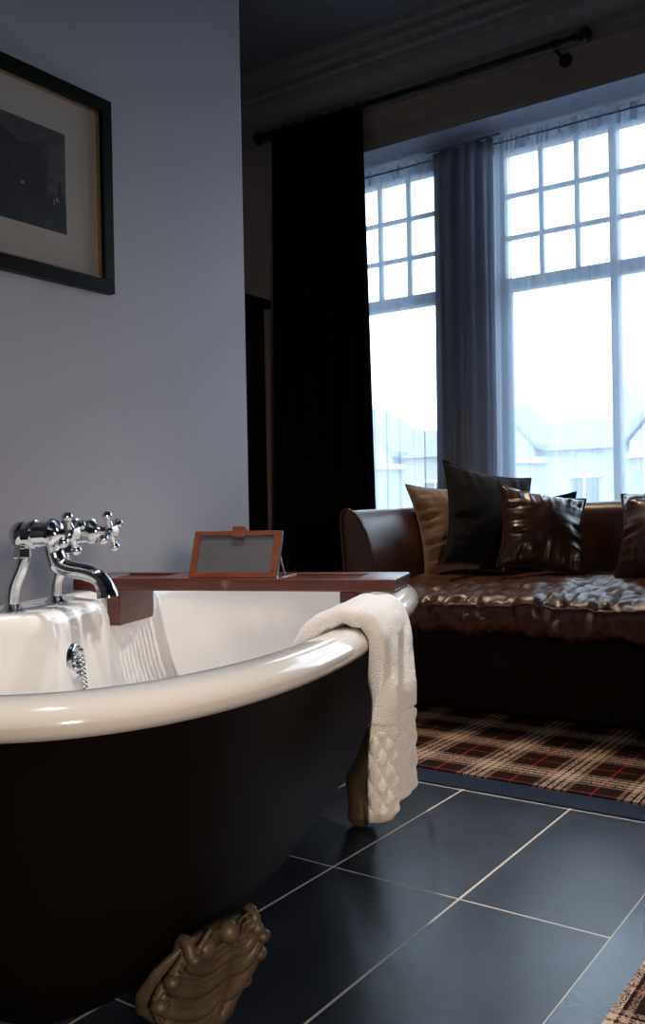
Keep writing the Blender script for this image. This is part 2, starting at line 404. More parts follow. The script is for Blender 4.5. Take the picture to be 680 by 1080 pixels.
# sheers
SY = 4.22
def sheer(x0, x1, folds, seed, label):
    t = thing('sheer_curtain', label, 'sheer curtain', (0, 0, 0))
    hanging('voile', x0, x1, SY, 2.56, ZB+.02, 'sheer', folds, .012, seed, '', '', parent=t, over=.024)
    # gathered heading: tight ruffles
    bm = bmesh.new(); n = int((x1-x0)/.006); rnd = random.Random(seed+9); rows = []
    offs = [rnd.uniform(-.009, .009) for _ in range(n+1)]
    for z, k in ((2.615, .5), (2.60, 1), (2.585, .35), (2.57, 1.0), (2.55, 1.2), (2.535, 1.1)):
        rows.append([(x0+(x1-x0)*i/n, SY+offs[i]*k+(.004 if i % 2 else -.004)*k, z+(offs[(i*7) % n]*.6 if k > .4 else 0)) for i in range(n+1)])
    grid(bm, rows); obj('gathered_heading', bm, 'sheer_head', t, angle=80)
    bm = bmesh.new(); tube(bm, [(x0-.01, SY, 2.585), (x1+.01, SY, 2.585)], .005, 8); obj('wire_rod', bm, 'sash', t)
sheer(-2.86, -2.17, 9, 5, 'white voile net curtain over the narrow left window')
sheer(-1.90, .40, 30, 11, 'white voile net curtain over the wide right window')
t = thing('grey_drape', 'grey folded drape hanging on the pier between the windows', 'curtain', (0, 0, 0))
hanging('drape_cloth', -2.19, -1.86, SY-.045, 2.60, ZB+.02, 'drape', 5, .03, 8, '', '', parent=t, thick=.003)
bm = bmesh.new(); tube(bm, [(-2.23, SY-.045, 2.61), (-1.82, SY-.045, 2.61)], .006, 8); obj('drape_rail', bm, 'sash', t)

# ------------------------------------------------------------- wardrobe in the recess
t = thing('wardrobe', 'black wardrobe in the dark recess behind the picture wall', 'wardrobe', (-3.44, 2.75, .008))
bm = bmesh.new(); box(bm, 0, .385, 0, 1.1, .07, 1.86); obj('cabinet_body', bm, 'wardrobe', t, smooth=False, bevel=.006)
bm = bmesh.new(); box(bm, 0, .42, -.02, 1.12, 1.861, 1.91); obj('cornice_top', bm, 'wardrobe', t, smooth=False, bevel=.01)
bm = bmesh.new(); box(bm, 0, .37, .01, 1.09, 0, .069); obj('plinth', bm, 'wardrobe', t, smooth=False)
for y in (.02, .555):
    bm = bmesh.new(); box(bm, .386, .402, y, y+.525, .09, 1.84); d = obj('door', bm, 'wardrobe', t, smooth=False, bevel=.004)
    bm = bmesh.new(); ball(bm, (.418, y+(.48 if y < .3 else .04), 1.0), .014); obj('door_knob', bm, 'rod', d)

# ------------------------------------------------------------- picture
t = thing('framed_picture', 'black framed print with wide cream mount on the grey wall', 'picture', (PX, 1.408, 1.662))
W2, H2, FW = .33, .265, .036
def ring(bm, w, h, fw, x0, x1):
    box(bm, x0, x1, -w, w, h-fw, h); box(bm, x0, x1, -w, w, -h, -h+fw); box(bm, x0, x1, -w, -w+fw, -h+fw, h-fw); box(bm, x0, x1, w-fw, w, -h+fw, h-fw)
bm = bmesh.new(); ring(bm, W2, H2, FW, .002, .03); obj('frame', bm, 'frame_black', t, smooth=False, bevel=.003)
bm = bmesh.new(); ring(bm, W2-FW, H2-FW, .005, .006, .022); obj('gilt_slip', bm, 'gilt', t, smooth=False, label='gilt inner edge of the frame')
bm = bmesh.new(); box(bm, .003, .008, -W2+FW+.005, W2-FW-.005, -H2+FW+.005, H2-FW-.005); obj('mount', bm, 'mat_board', t, smooth=False)
iy, iz = .182, .132
bm = bmesh.new(); box(bm, .0085, .0095, -iy, iy, -iz, iz); pr = obj('print', bm, 'print_sky', t, smooth=False)
bm = bmesh.new()
rock = [(-iy, -iz), (iy, -iz), (iy, -.055), (.175, -.04), (.168, -.02), (.162, .01), (.155, -.02), (.148, -.05), (.14, -.03), (.13, -.045), (.118, -.05), (.125, -.01), (.118, .005), (.128, .025), (.122, .05), (.108, .07), (.085, .082), (.05, .07), (.01, .085), (-.05, .11), (-.12, .10), (-iy, .12)]
prism(bm, rock, 0, .0096, .0100); obj('dark_cliff', bm, 'print_dark', pr, smooth=False)
for y, z, a, b in ((.152, -.048, .003, .006), (.143, -.056, .002, .008), (.158, -.052, .002, .003), (.045, -.03, .006, .004)):
    bm = bmesh.new(); prism(bm, [(y+a*cos(k*pi/4), z+b*sin(k*pi/4)) for k in range(8)], 0, .0101, .0104)
    obj('light_patch', bm, 'print_light', pr, smooth=False)

# ------------------------------------------------------------- bathtub
TC = Vector((-1.215, 1.30, 0)); TH = .37
tub = thing('bathtub', 'freestanding roll top bath with white enamel inside and black outside', 'bathtub', TC, TH)
A_, B_, NN = .395, .86, 2.75
def rim(phi, inset, a=A_):
    c, s = cos(phi), sin(phi)
    aa = a+(.07 if c < 0 else 0)-inset; bb = B_+(.04 if s > 0 else 0)-inset
    e = 2/(NN-.5*min(1, inset/.3))
    return Vector((aa*math.copysign(abs(c)**e, c), bb*math.copysign(abs(s)**e, s), 0))
NP = 144
phis = []
for i in range(NP):
    phis.append(2*pi*i/NP)
def bump_at(phi, inset):
    p = rim(phi, 0)
    if p.x > 0: return 0
    x = (abs(p.y)-.205)/.05
    return 1 if x <= 0 else (0 if x >= 1 else .5+.5*cos(pi*x))
outer = [(.36, .122), (.30, .128), (.23, .15), (.175, .192), (.135, .25), (.105, .33), (.08, .42), (.06, .50), (.045, .555), (.036, .566)]
lip = [(.034, .568), (.02, .563), (.008, .566), (.001, .575), (0, .584), (.005, .595), (.015, .603), (.028, .607)]
inner = [(.048, .607, 1), (.062, .602, 1), (.073, .59, 1), (.08, .57, 1), (.088, .52, 1), (.105, .42, .95), (.13, .33, .8), (.165, .27, .5), (.21, .235, .25), (.27, .22, 0), (.36, .212, 0)]
def ringrow(inset, z, b=0):
    out = []
    for ph in phis:
        d = inset+.135*b*bump_at(ph, inset)
        p = rim(ph, d); out.append((p.x, p.y, z))
    return out
bm = bmesh.new(); vr = grid(bm, [ringrow(*q) for q in outer], True); cap(bm, vr[0]); obj('outer_hull', bm, 'hull', tub, angle=60, label='black painted outside of the bath')
bm = bmesh.new(); vr = grid(bm, [ringrow(a, b) for a, b in lip]+[ringrow(*q) for q in inner], True); cap(bm, vr[-1]); obj('enamel_bowl', bm, 'enamel', tub, angle=60, label='white enamel bowl with rolled rim')
# claw feet
def foot(x, y, ang):
    """outward direction = ang; ball and claw under an acanthus shield"""
    rot = Matrix.Rotation(ang, 3, 'Z'); o = Vector((x, y, 0))
    def P(a, s, z): return o+rot @ Vector((a, s, z))      # a outward, s sideways
    bm = bmesh.new()
    # cabriole leg body, flattened section
    path = [(.020, .035, .036, .03), (.024, .05, .036, .03), (.018, .075, .034, .026), (.014, .10, .040, .026), (.018, .13, .060, .03), (.026, .16, .090, .028), (.040, .19, .100, .024), (.062, .225, .088, .018), (.085, .258, .050, .012)]
    rows = []
    for a, z, hw, hd in path:
        rows.append([P(a+hd*cos(k*pi/10), hw*sin(k*pi/10), z) for k in range(20)])
    vr = grid(bm, rows, True); cap(bm, vr[0]); cap(bm, vr[-1])
    # ball
    ball(bm, P(.022, 0, .032), .032, 16)
    # three front claws and a side pair gripping the ball
    for s in (-70, -28, 28, 70):
        q = []
        for k in range(8):
            e = k/7; lat = R(95-130*e); q.append(P(.024+cos(lat)*.037*cos(R(s)), cos(lat)*.037*sin(R(s)), .034+sin(lat)*.036+.008*(1-e)))
        tube(bm, q, [.010, .011, .012, .0125, .011, .011, .008, .003], 8)
    # acanthus: ribs curling up from the ankle over the shield
    def surf(s, z):
        for (a0, z0, w0, d0), (a1, z1, w1, d1) in zip(path, path[1:]):
            if z0 <= z <= z1:
                e = (z-z0)/(z1-z0); a = a0+(a1-a0)*e; w_ = w0+(w1-w0)*e; d = d0+(d1-d0)*e
                c = math.sqrt(max(0, 1-(s*.9)**2)); return P(a+d*c+.004, s*w_, z)
        return P(.09, s*.045, .258)
    stem = [surf(.22+.12*sin(e/9*4), .06+.185*e/9) for e in range(10)]
    tube(bm, stem, [.007+.003*sin(pi*e/9) for e in range(10)], 10)
    ball(bm, stem[-1]+Vector((0, 0, .004)), .015, 12)
    ball(bm, surf(-.35, .232)+Vector((0, 0, .006)), .017, 12)
    for sd in (-1, 1):
        for tier, (z0, rise, wd, rad) in enumerate(((.062, .03, .9, .010), (.088, .036, .98, .012), (.118, .040, 1.0, .0135), (.150, .042, 1.0, .014), (.184, .040, .95, .013), (.215, .03, .8, .011))):
            for lay in (0, 1, 2):
                q = []
                for e in range(13):
                    t_ = e/12
                    if t_ < .75:
                        k = t_/.75; sv = .22+sd*.05+(sd*wd-.22-sd*.05)*k; zv = z0+lay*.010+rise*(k**2.2)-.010*sin(pi*k)
                        c = surf(sv, zv)+rot @ Vector((.007-.003*lay, 0, 0)); last = c
                    else:
                        th = (t_-.75)/.25*R(230); c = last+rot @ Vector((.006*sin(th), -sd*.011*(1-cos(th))*.7, .012*sin(th)))
                    q.append(c)
                r_ = rad*(.80, .55, .45)[lay]
                if lay == 0: ball(bm, q[9]+rot @ Vector((.005, 0, .002)), r_*1.15, 10, (1, 1, .8))
                tube(bm, q, [r_*(.45+.65*sin(pi*min(1, .12+e/12*.95))) for e in range(13)], 8)
    # scroll volutes on the outer corners
    for s in (-1, 1):
        q = []
        for e in range(15):
            th = R(e*30); r_ = .022*(1-e/17)
            q.append(P(.082+r_*cos(th)*.6, s*(.056+.004*e/14)+0, .240+r_*sin(th)))
        tube(bm, q, [.009-.0003*e for e in range(15)], 8)
    return obj('claw_foot', bm, 'iron', tub, angle=70, label='ornate ball and claw foot in antique brass')
for x, y, a in ((.165, -.50, -28), (.18, .555, 20), (-.165, -.50, 200), (-.165, .555, 160)):
    foot(x, y, R(a))
# overflow grille + chain on the inner face of the tap deck
OVX = -A_-.02+.165+.006
bm = bmesh.new()
OY, OZ = -.035, .505
lathe(bm, (OVX, OY, OZ), (1, 0, .12), [(0, .034), (.004, .035), (.008, .032), (.010, .026), (.007, .023), (.007, .002)], 28)
for k in range(8):
    a = k*pi/4; ball(bm, (OVX+.0085, OY+.015*cos(a), OZ+.015*sin(a)), .0045, 8)
ov = obj('overflow_grille', bm, 'chrome', tub, angle=50, label='round chrome overflow rose')
bm = bmesh.new(); ball(bm, (OVX+.014, OY, OZ+.02), .008, 10); 
n = 60
for k in range(n):
    e = k/(n-1); x = OVX+.011+.018*e; z = OZ+.012-.26*e; y = OY+.014*sin(e*2)+.004
    ball(bm, (x+.003*(k % 2), y+.003*(k % 2), z), .0046, 8)
obj('plug_chain', bm, 'chrome', ov, angle=80)
# mixer tap
TZ = .607; TU = -.335
BZ = .757
bm = bmesh.new()
# cross bar and central body
tube(bm, [(TU+.025, -.082, BZ), (TU+.025, .082, BZ)], .012, 18)
lathe(bm, (TU+.03, 0, BZ-.028), (0, 0, 1), [(0, .012), (.006, .02), (.03, .024), (.045, .021), (.054, .012), (.058, .004)])
tapm = obj('bath_mixer_tap', bm, 'chrome', tub, angle=50, label='chrome bath mixer tap with cross handles')
for s in (-1, 1):
    y = s*.08
    bm = bmesh.new()
    ball(bm, (TU+.012, y, BZ), .026, 20)
    lathe(bm, (TU+.012, y, BZ), (1, 0, 0), [(0, .024), (.022, .025), (.024, .028), (.029, .028), (.031, .0245), (.058, .023), (.06, .026), (.067, .026), (.072, .017), (.08, .011), (.10, .008), (.102, .011)])
    obj('valve_body', bm, 'chrome', tapm, angle=40)
    bm = bmesh.new()
    c = Vector((TU+.118, y, BZ)); lathe(bm, c-Vector((.012, 0, 0)), (1, 0, 0), [(0, .008), (.004, .013), (.018, .014), (.022, .012)])
    for k in range(4):
        a = pi/2*k+.45; d = Vector((0, cos(a), sin(a)))
        lathe(bm, c, d, [(0, .008), (.014, .0075), (.022, .0055), (.027, .005), (.030, .0075), (.034, .0105), (.038, .0105), (.043, .008), (.046, .002)], 14)
    obj('cross_handle', bm, 'chrome', tapm, angle=50)
    bm = bmesh.new(); lathe(bm, c+Vector((.0102, 0, 0)), (1, 0, 0), [(0, .0105), (.003, .010), (.005, .006), (.0055, .001)]); obj('handle_disc', bm, 'ceramic', tapm, label='white ceramic disc in the handle')
    bm = bmesh.new()
    path = catmull([(TU-.012, y, TZ), (TU-.012, y, TZ+.03), (TU-.006, y, TZ+.055), (TU+.006, y, TZ+.08), (TU+.012, y, TZ+.10), (TU+.012, y, BZ-.01)], 8)
    tube(bm, path, .0125, 18)
    lathe(bm, (TU-.012, y, TZ-.001), (0, 0, 1), [(0, .026), (.003, .026), (.006, .02), (.012, .016), (.016, .0125)])
    obj('swan_neck_leg', bm, 'chrome', tapm, angle=50)
    bm = bmesh.new()
    lathe(bm, (TU+.012, y, BZ-.046), (0, 0, 1), [(0, .0145), (.002, .018), (.018, .018), (.02, .0145), (.03, .0135)], 6)
    obj('union_nut', bm, 'chrome', tapm, angle=30)
bm = bmesh.new()
path = catmull([(TU+.03, 0, BZ-.015), (TU+.032, 0, BZ-.042), (TU+.045, 0, BZ-.064), (TU+.072, 0, BZ-.074), (TU+.105, 0, BZ-.080), (TU+.130, 0, BZ-.091), (TU+.143, 0, BZ-.108), (TU+.148, 0, BZ-.122)], 8)
n = len(path); tube(bm, path, [.024-.007*min(1, i/(n*.35))+.004*max(0, (i/n-.75)*4) for i in range(n)], 20)
lathe(bm, path[-1]-Vector((0, 0, -.004)), (.15, 0, -1), [(0, .020), (.006, .022), (.012, .022), (.013, .016)])
obj('spout', bm, 'chrome', tapm, angle=50)

# ------------------------------------------------------------- bath rack
SW = .435
rk = thing('bath_rack', 'mahogany bath rack laid across the far part of the bath', 'bath rack', TC+Matrix.Rotation(TH, 3, 'Z') @ Vector((-.055, SW, .6085)), TH-.02)
bm = bmesh.new()
HL, HD = .395, .105
# frame with three wells
def ringbox(bm, x0, x1, y0, y1, z0, z1, wells):
    xs = sorted({x0, x1}|{w for q in wells for w in q[:2]}); ya, yb = wells[0][2], wells[0][3]
    box(bm, x0, x1, y0, ya, z0, z1); box(bm, x0, x1, yb, y1, z0, z1)
    for a, b in zip(xs, xs[1:]):
        if not any(abs(a-q[0]) < 1e-6 for q in wells): box(bm, a, b, ya, yb, z0, z1)
wells = [(-.33, -.19, -.07, .07), (.12, .30, -.07, .07)]
ringbox(bm, -HL, HL, -HD, HD, 0, .029, wells)
obj('rack_board', bm, 'rack_wood', rk, smooth=False, bevel=.004)
for q in wells:
    for k in range(9):
        yy = q[2]+.004+k*(q[3]-q[2]-.008)/9
        bm = bmesh.new(); box(bm, q[0], q[1], yy, yy+.009, .008, .024); obj('slat', bm, 'rack_wood', rk, smooth=False)
for x in (-.308, .268):
    bm = bmesh.new(); box(bm, x, x+.034, -.098, .088, -.085, 0); obj('cleat', bm, 'rack_wood', rk, smooth=False, bevel=.003)
# book rest
rx0, rx1, ry = -.102, .115, -.085
tilt = R(24); HH = .118
def BR(x, h, d): return (x, ry+h*sin(tilt)+d*cos(tilt), .030+h*cos(tilt)-d*sin(tilt))
def tbox(bm, x0, x1, h0, h1, d0, d1):
    vs = [bm.verts.new(BR(x, h, d)) for x in (x0, x1) for d in (d0, d1) for h in (h0, h1)]
    for f in ((0, 1, 3, 2), (4, 6, 7, 5), (0, 4, 5, 1), (2, 3, 7, 6), (0, 2, 6, 4), (1, 5, 7, 3)): bm.faces.new([vs[i] for i in f])
bm = bmesh.new(); fw_ = .016
tbox(bm, rx0, rx1, 0, .013, 0, .012); tbox(bm, rx0, rx1, HH-.011, HH, 0, .012); tbox(bm, rx0, rx0+fw_, .013, HH-.011, 0, .012); tbox(bm, rx1-fw_, rx1, .013, HH-.011, 0, .012)
br = obj('book_rest', bm, 'rest_wood', rk, smooth=False, bevel=.0015, label='reddish tilted book rest frame')
bm = bmesh.new(); tbox(bm, rx0+fw_, rx1-fw_, .013, HH-.011, .004, .009); obj('grey_panel', bm, 'slate_panel', br, smooth=False, label='grey panel in the book rest')
bm = bmesh.new(); tbox(bm, rx0+fw_, rx1-fw_, HH-.0125, HH-.011, -.0005, .004); tbox(bm, rx0+fw_, rx0+fw_+.0015, .013, HH-.011, -.0005, .004); obj('light_edging', bm, 'steel', br, smooth=False)
cx = (rx0+rx1)/2+.004
bm = bmesh.new(); tbox(bm, cx-.016, cx+.016, HH-.018, HH+.006, -.006, -.0005); tbox(bm, cx-.016, cx+.016, HH+.0005, HH+.009, -.006, .016); obj('page_clip', bm, 'rest_wood', br, smooth=False, bevel=.002)
bm = bmesh.new(); tube(bm, [BR(rx1-.012, HH*.75, .013), (rx1-.012, ry+.105, .032)], .003, 8); obj('prop_strut', bm, 'steel', br)
bm = bmesh.new(); tube(bm, [BR(rx0+.012, HH*.75, .013), (rx0+.012, ry+.105, .032)], .003, 8); obj('prop_strut', bm, 'steel', br)
bm = bmesh.new(); tbox(bm, rx1+.0004, rx1+.0028, 0, HH, .001, .011); obj('side_strip', bm, 'steel', br, smooth=False)

# ------------------------------------------------------------- towel over the rim
def towel():
    # lies on the right flank of the bath (bath coordinates)
    y0, W = -.270, .243
    def rx(y):
        return A_*(1-(abs(y)/B_)**NN)**(1/NN)
    base = [(-.120, .520), (-.110, .570), (-.092, .603), (-.065, .621), (-.035, .627), (-.008, .623), (.008, .608), (.015, .58), (.014, .53), (.012, .45), (.012, .38), (.012, .315)]
    path = catmull([(a, 0, b) for a, b in base], 28)
    L = len(path); NU = 130
    # folded cross-section of the hanging part: (along the rim, outward)
    sec = catmull([(0, -.016, 0), (.002, -.002, 0), (.008, .008, 0), (.018, .016, 0), (.034, .014, 0), (.048, .0, 0), (.060, -.014, 0), (.080, .002, 0), (.115, .018, 0), (.155, .022, 0), (.190, .010, 0)], 12)
    def sstep(t):
        t = max(0, min(1, t)); return t*t*(3-2*t)
    def secat(u):
        k = u*(len(sec)-1); i = min(int(k), len(sec)-2); return sec[i].lerp(sec[i+1], k-i)
    S = []
    for k, p in enumerate(path):
        hang = 0
        if p.x > -.02: hang = max(0, min(1, (.610-p.z)/.13))
        hang = hang*hang*(3-2*hang)
        row = []
        for i in range(NU+1):
            u = i/NU; q = secat(u)
            s = (1-hang)*(W*u)+hang*(q.x+.004); out = hang*q.y if q.y > 0 else q.y*sstep((.600-p.z)/.24)*(1 if p.x > 0 else 0)
            z = p.z - (.010*(1-u) if k == L-1 else 0) + .004*noise.noise(Vector((u*5, k*.05, 0)))
            row.append(Vector((rx(y0+s)+p.x+out, y0+s, z)))
        S.append(row)
    T0 = .014; ro, ri = [], []
    for k in range(L):
        a, b = [], []
        for i in range(NU+1):
            du = S[k][min(i+1, NU)]-S[k][max(i-1, 0)]; dv = S[min(k+1, L-1)][i]-S[max(k-1, 0)][i]
            n = du.cross(dv); n.normalize()
            if n.length < .5: n = Vector((1, 0, 0))
            # outward side is +x / up
            u = i/NU; z = path[k].z; hangs = path[k].x > .0
            e = min(u, 1-u)/.05; ed = math.sqrt(max(.03, 1-(1-min(1, e))**2))
            f = min(L-1-k, k)/4; ed *= math.sqrt(max(.05, 1-(1-min(1, f))**2))
            T = T0+.0012*noise.noise(S[k][i]*30)+.0006*noise.noise(S[k][i]*140)
            if hangs and z < .452:
                A = u*.24/.037; B = (z-.300)/.042
                g = min(abs(((A+B)/1)%1-.5), abs(((A-B)/1)%1-.5))
                T = T0*.68+.0056*math.sqrt(abs(sin(pi*(A+B))*sin(pi*(A-B))))
            elif hangs and z < .460: T = T0*.62
            a.append(S[k][i]+n*T*ed); b.append(S[k][i]-n*T*ed)
        ro.append(a); ri.append(b)
    bm = bmesh.new()
    vr = grid(bm, [x+y[::-1] for x, y in zip(ro, ri)], True)
    for v_ in (vr[0], vr[-1]):
        n2 = len(v_)//2
        for i in range(n2-1): bm.faces.new((v_[i], v_[i+1], v_[-i-2], v_[-i-1]))
    o = obj('towel', bm, 'towel', angle=85)
    o.location = TC; o.rotation_euler = (0, 0, TH)
    return tag(o, 'white towel with quilted border draped over the rim of the bath', 'towel')
towel()

# ------------------------------------------------------------- sofa
SX0, SX1, SYF, SYB = -2.00, .25, 2.98, 3.90
sofa = thing('leather_sofa', 'large brown leather sofa with scooped arms under the window', 'sofa', (0, 0, 0))
def soft_box(bm, x0, x1, y0, y1, z0, z1, rad, nx, ny, nz, fn=None):
    """rounded box with even grid; fn(point, normal)->offset along normal"""
    cx_, cy_, cz_ = (x0+x1)/2, (y0+y1)/2, (z0+z1)/2; hx, hy, hz = (x1-x0)/2, (y1-y0)/2, (z1-z0)/2
    cache = {}
    def vert(p):
        key = tuple(round(c, 6) for c in p)
        if key in cache: return cache[key]
        q = Vector((max(-hx+rad, min(hx-rad, p[0])), max(-hy+rad, min(hy-rad, p[1])), max(-hz+rad, min(hz-rad, p[2]))))
        d = Vector(p)-q
        n = d.normalized() if d.length > 1e-9 else Vector((0, 0, 1))
        pos = q+n*rad+Vector((cx_, cy_, cz_))
        if fn: pos = pos+fn(pos, n)
        v = bm.verts.new(pos); cache[key] = v; return v
    def lin(h, n, r_):
        # extra resolution in the rounding
        k = 4; c = [-h+r_*i/k for i in range(k)]+[-h+r_+(2*h-2*r_)*i/n for i in range(n+1)]+[h-r_+r_*(i+1)/k for i in range(k)]
        return c
    X, Y, Z = lin(hx, nx, rad), lin(hy, ny, rad), lin(hz, nz, rad)
    def face(A, B, mk):
        for i in range(len(A)-1):
            for j in range(len(B)-1):
                bm.faces.new([vert(mk(A[i], B[j])), vert(mk(A[i+1], B[j])), vert(mk(A[i+1], B[j+1])), vert(mk(A[i], B[j+1]))])
    face(X, Y, lambda a, b: (a, b, hz)); face(X, Y, lambda a, b: (a, b, -hz))
    face(X, Z, lambda a, b: (a, -hy, b)); face(X, Z, lambda a, b: (a, hy, b))
    face(Y, Z, lambda a, b: (-hx, a, b)); face(Y, Z, lambda a, b: (hx, a, b))
def leather_wr(pos, n, amt=1):
    p = Vector((pos.x*5.5+pos.z*2, pos.y*3.0, pos.z*3))
    a = noise.noise(p); b = noise.noise(p*2.3+Vector((3, 1, 7))); c = noise.noise(Vector((pos.x*26, pos.y*7+pos.x*3, pos.z*8)))
    d = noise.noise(Vector((pos.x*14+5, pos.y*16-pos.x*9, pos.z*6)))
    r1 = 1-abs(c)*2; r2 = 1-abs(d)*2
    edge = math.exp(-((pos.y-SYF)/.22)**2)
    return n*amt*(.019*a+.009*b-.012*max(0, r1)**3*(.45+edge)-.008*max(0, r2)**4)
# base
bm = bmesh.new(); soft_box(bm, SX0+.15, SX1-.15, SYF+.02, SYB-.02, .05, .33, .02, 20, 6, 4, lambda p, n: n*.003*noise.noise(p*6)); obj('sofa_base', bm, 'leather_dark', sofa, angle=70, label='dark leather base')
# seat
def seat_fn(p, n):
    o = leather_wr(p, n)
    cx_ = (p.x-SX0-.2)/(SX1-SX0-.4)
    if n.z > -.2:
        v_ = max(0, min(1, (p.y-SYF)/.40)); o += Vector((0, 0, (.052*v_*(2-v_)+.012*sin(pi*max(0, min(1, cx_))))*max(0, min(1, n.z+.2))))
    return o
bm = bmesh.new(); soft_box(bm, SX0+.12, SX1-.12, SYF-.03, SYB-.16, .325, .455, .055, 150, 60, 6, seat_fn)
seat = obj('seat_cushion', bm, 'leather', sofa, angle=80)
def seam(x0, x1, y, z, nm, par):
    bm = bmesh.new(); pts = []
    for k in range(121):
        x = x0+(x1-x0)*k/120; q = Vector((x, y, z)); pts.append(q+seat_fn(q, Vector((0, -.7, .7)))*1.0)
    tube(bm, pts, .006, 8); obj(nm, bm, 'leather', par)
seam(SX0+.17, SX1-.17, SYF-.024, .432, 'seat_piping', seat)
# back
bm = bmesh.new(); soft_box(bm, SX0+.06, SX1-.06, SYB-.17, SYB+.02, .30, .80, .06, 60, 4, 20, lambda p, n: n*(.010*noise.noise(p*4)+.004*noise.noise(p*11)))
obj('backrest', bm, 'leather', sofa, angle=80)
# scooped arms
def arm(x_in, side):
    bm = bmesh.new()
    # section (outward distance d from inner seat line, z), swept along y
    NYs = 26; rows = []
    for j in range(NYs+1):
        v = j/NYs; y = SYF-.0+ (SYB-.0-SYF)*v
        zt = .785+.012*v
        sec = []
        # inner concave curve: seat line up and outwards to the rolled top, then outside down
        inn = [(.0, .30), (.0, .42), (-.008, .52), (-.02, .60), (-.042, .68), (-.075, .745), (-.105, zt-.012), (-.13, zt), (-.155, zt-.012), (-.165, .745), (-.160, .66), (-.150, .5), (-.145, .3), (-.145, .045), (.0, .045)]
        for d, z in inn:
            r_ = .0
            if v < .03: r_ = .008*(1-v/.03)
            p = Vector((x_in+side*(-d if side > 0 else -d)*1 if False else x_in+side*(-d), y, z))
            sec.append(p)
        rows.append(sec)
    vr = grid(bm, rows, True)
    bm.faces.new(vr[0]); bm.faces.new(vr[-1][::-1])
    for v in bm.verts:
        v.co += Vector((side*1, 0, 0))*(.006*noise.noise(v.co*5))
    o = obj('arm', bm, 'leather', sofa, bevel=.012, angle=50)
    # front piping following the arm face
    bm = bmesh.new(); pts = catmull([Vector((x_in+side*(-d), SYF-.004, z)) for d, z in [(.0, .30), (.0, .42), (-.008, .52), (-.02, .60), (-.042, .68), (-.075, .745), (-.105, .775), (-.13, .787), (-.155, .775), (-.163, .745), (-.158, .66), (-.148, .5), (-.145, .3), (-.145, .06)]], 4)
    tube(bm, pts, .005, 8); obj('arm_piping', bm, 'leather', o)
arm(SX0+.165, -1); arm(SX1-.165, 1)
for x in (SX0+.09, SX1-.09):
    for y in (SYF+.07, SYB-.07):
        bm = bmesh.new(); lathe(bm, (x, y, .008), (0, 0, 1), [(0, .022), (.01, .024), (.04, .03)]); obj('leg', bm, 'rod', sofa)

# ------------------------------------------------------------- pillows
def pillow(name, loc, W, H, T, yaw, lean, roll, m, label, seed, wr=1.0, tuft=.0):
    """W wide, H tall, T thick. lean = tilt back; yaw about z; roll in its plane. Origin = bottom centre"""
    bm = bmesh.new(); N = 34; rows = {}
    rnd = Vector((seed*3.1, seed*1.7, seed))
    def pt(u, v, s):
        e = ((1-u*u)*(1-v*v)); e = max(e, 0)
        x = W/2*u*(1-.13*(1-v*v)); z = H/2*v*(1-.13*(1-u*u))
        th = T/2*e**.5
        p = Vector((x*7, z*7, s*2))+rnd
        ed = 1-e
        # creases radiate from the edge seams
        cr = noise.noise(Vector((u*8, v*1.2, seed))) * (abs(v)**3) + noise.noise(Vector((v*9, u*1.2, seed+4))) * (abs(u)**3)
        th += wr*(.010*noise.noise(p)+.026*cr*min(1, e*6)+.004*noise.noise(p*2.7))*min(1, e*5)
        return Vector((x, s*th, z))
    for s in (-1, 1):
        vr = grid(bm, [[pt(-1+2*i/N, -1+2*j/N, s) for i in range(N+1)] for j in range(N+1)])
    bmesh.ops.remove_doubles(bm, verts=bm.verts[:], dist=.0004)
    o = obj(name, bm, m, angle=85)
    # piping along the seam
    bm = bmesh.new(); ed = []
    K = 30
    for a, b, c, d in ((-1, -1, 1, -1), (1, -1, 1, 1), (1, 1, -1, 1), (-1, 1, -1, -1)):
        for k in range(K): ed.append(pt(a+(c-a)*k/K, b+(d-b)*k/K, 1)*1.005)
    ed.append(ed[0]); tube(bm, ed, .0042, 8)
    pp = obj('piping', bm, m, o, angle=80)
    Mx = Matrix.Translation(loc) @ Matrix.Rotation(yaw, 4, 'Z') @ Matrix.Rotation(-lean, 4, 'X') @ Matrix.Translation((0, 0, H/2*(abs(cos(roll))+.55*abs(sin(roll))))) @ Matrix.Rotation(roll, 4, 'Y')
    o.matrix_world = Mx
    return tag(o, label, 'pillow')
def corner_pillow(name, x, y, W, H, T, yaw, lean, roll, m, label, seed, wr=1.0, z=.503):
    """x, y: where the corner nearest the camera touches the seat"""
    yaw = R(yaw); pillow(name, (x+W/2*cos(yaw), y+W/2*sin(yaw), z), W, H, T, yaw, R(lean), R(roll), m, label, seed, wr)
corner_pillow('velvet_pillow', -1.815, 3.33, .38, .42, .17, 56, 24, 0, 'velvet_tan', 'tan velvet pillow leaning at the left arm of the sofa', 1, 1.3)
corner_pillow('velvet_pillow', -1.65, 3.29, .42, .46, .15, 56, 22, 12, 'velvet_dark', 'charcoal velvet pillow standing between the tan one and the bronze leather one', 2, .8)
corner_pillow('leather_pillow', -1.425, 3.27, .36, .365, .18, 44, 26, 12, 'pillow_leather', 'bronze leather pillow leaning against the charcoal velvet pillow', 3, 1.8)
pillow('velvet_pillow', (-1.42, 3.675, .525), .24, .315, .06, R(4), R(2), R(0), 'velvet_dark', 'black pillow mostly hidden behind the bronze leather pillow', 4, .6)
pillow('leather_pillow', (-.865, 3.34, .495), .42, .41, .24, R(-4), R(34), R(-6), 'pillow_leather', 'shiny brown leather pillow at the right edge, apart from the rest', 6, 2.0)

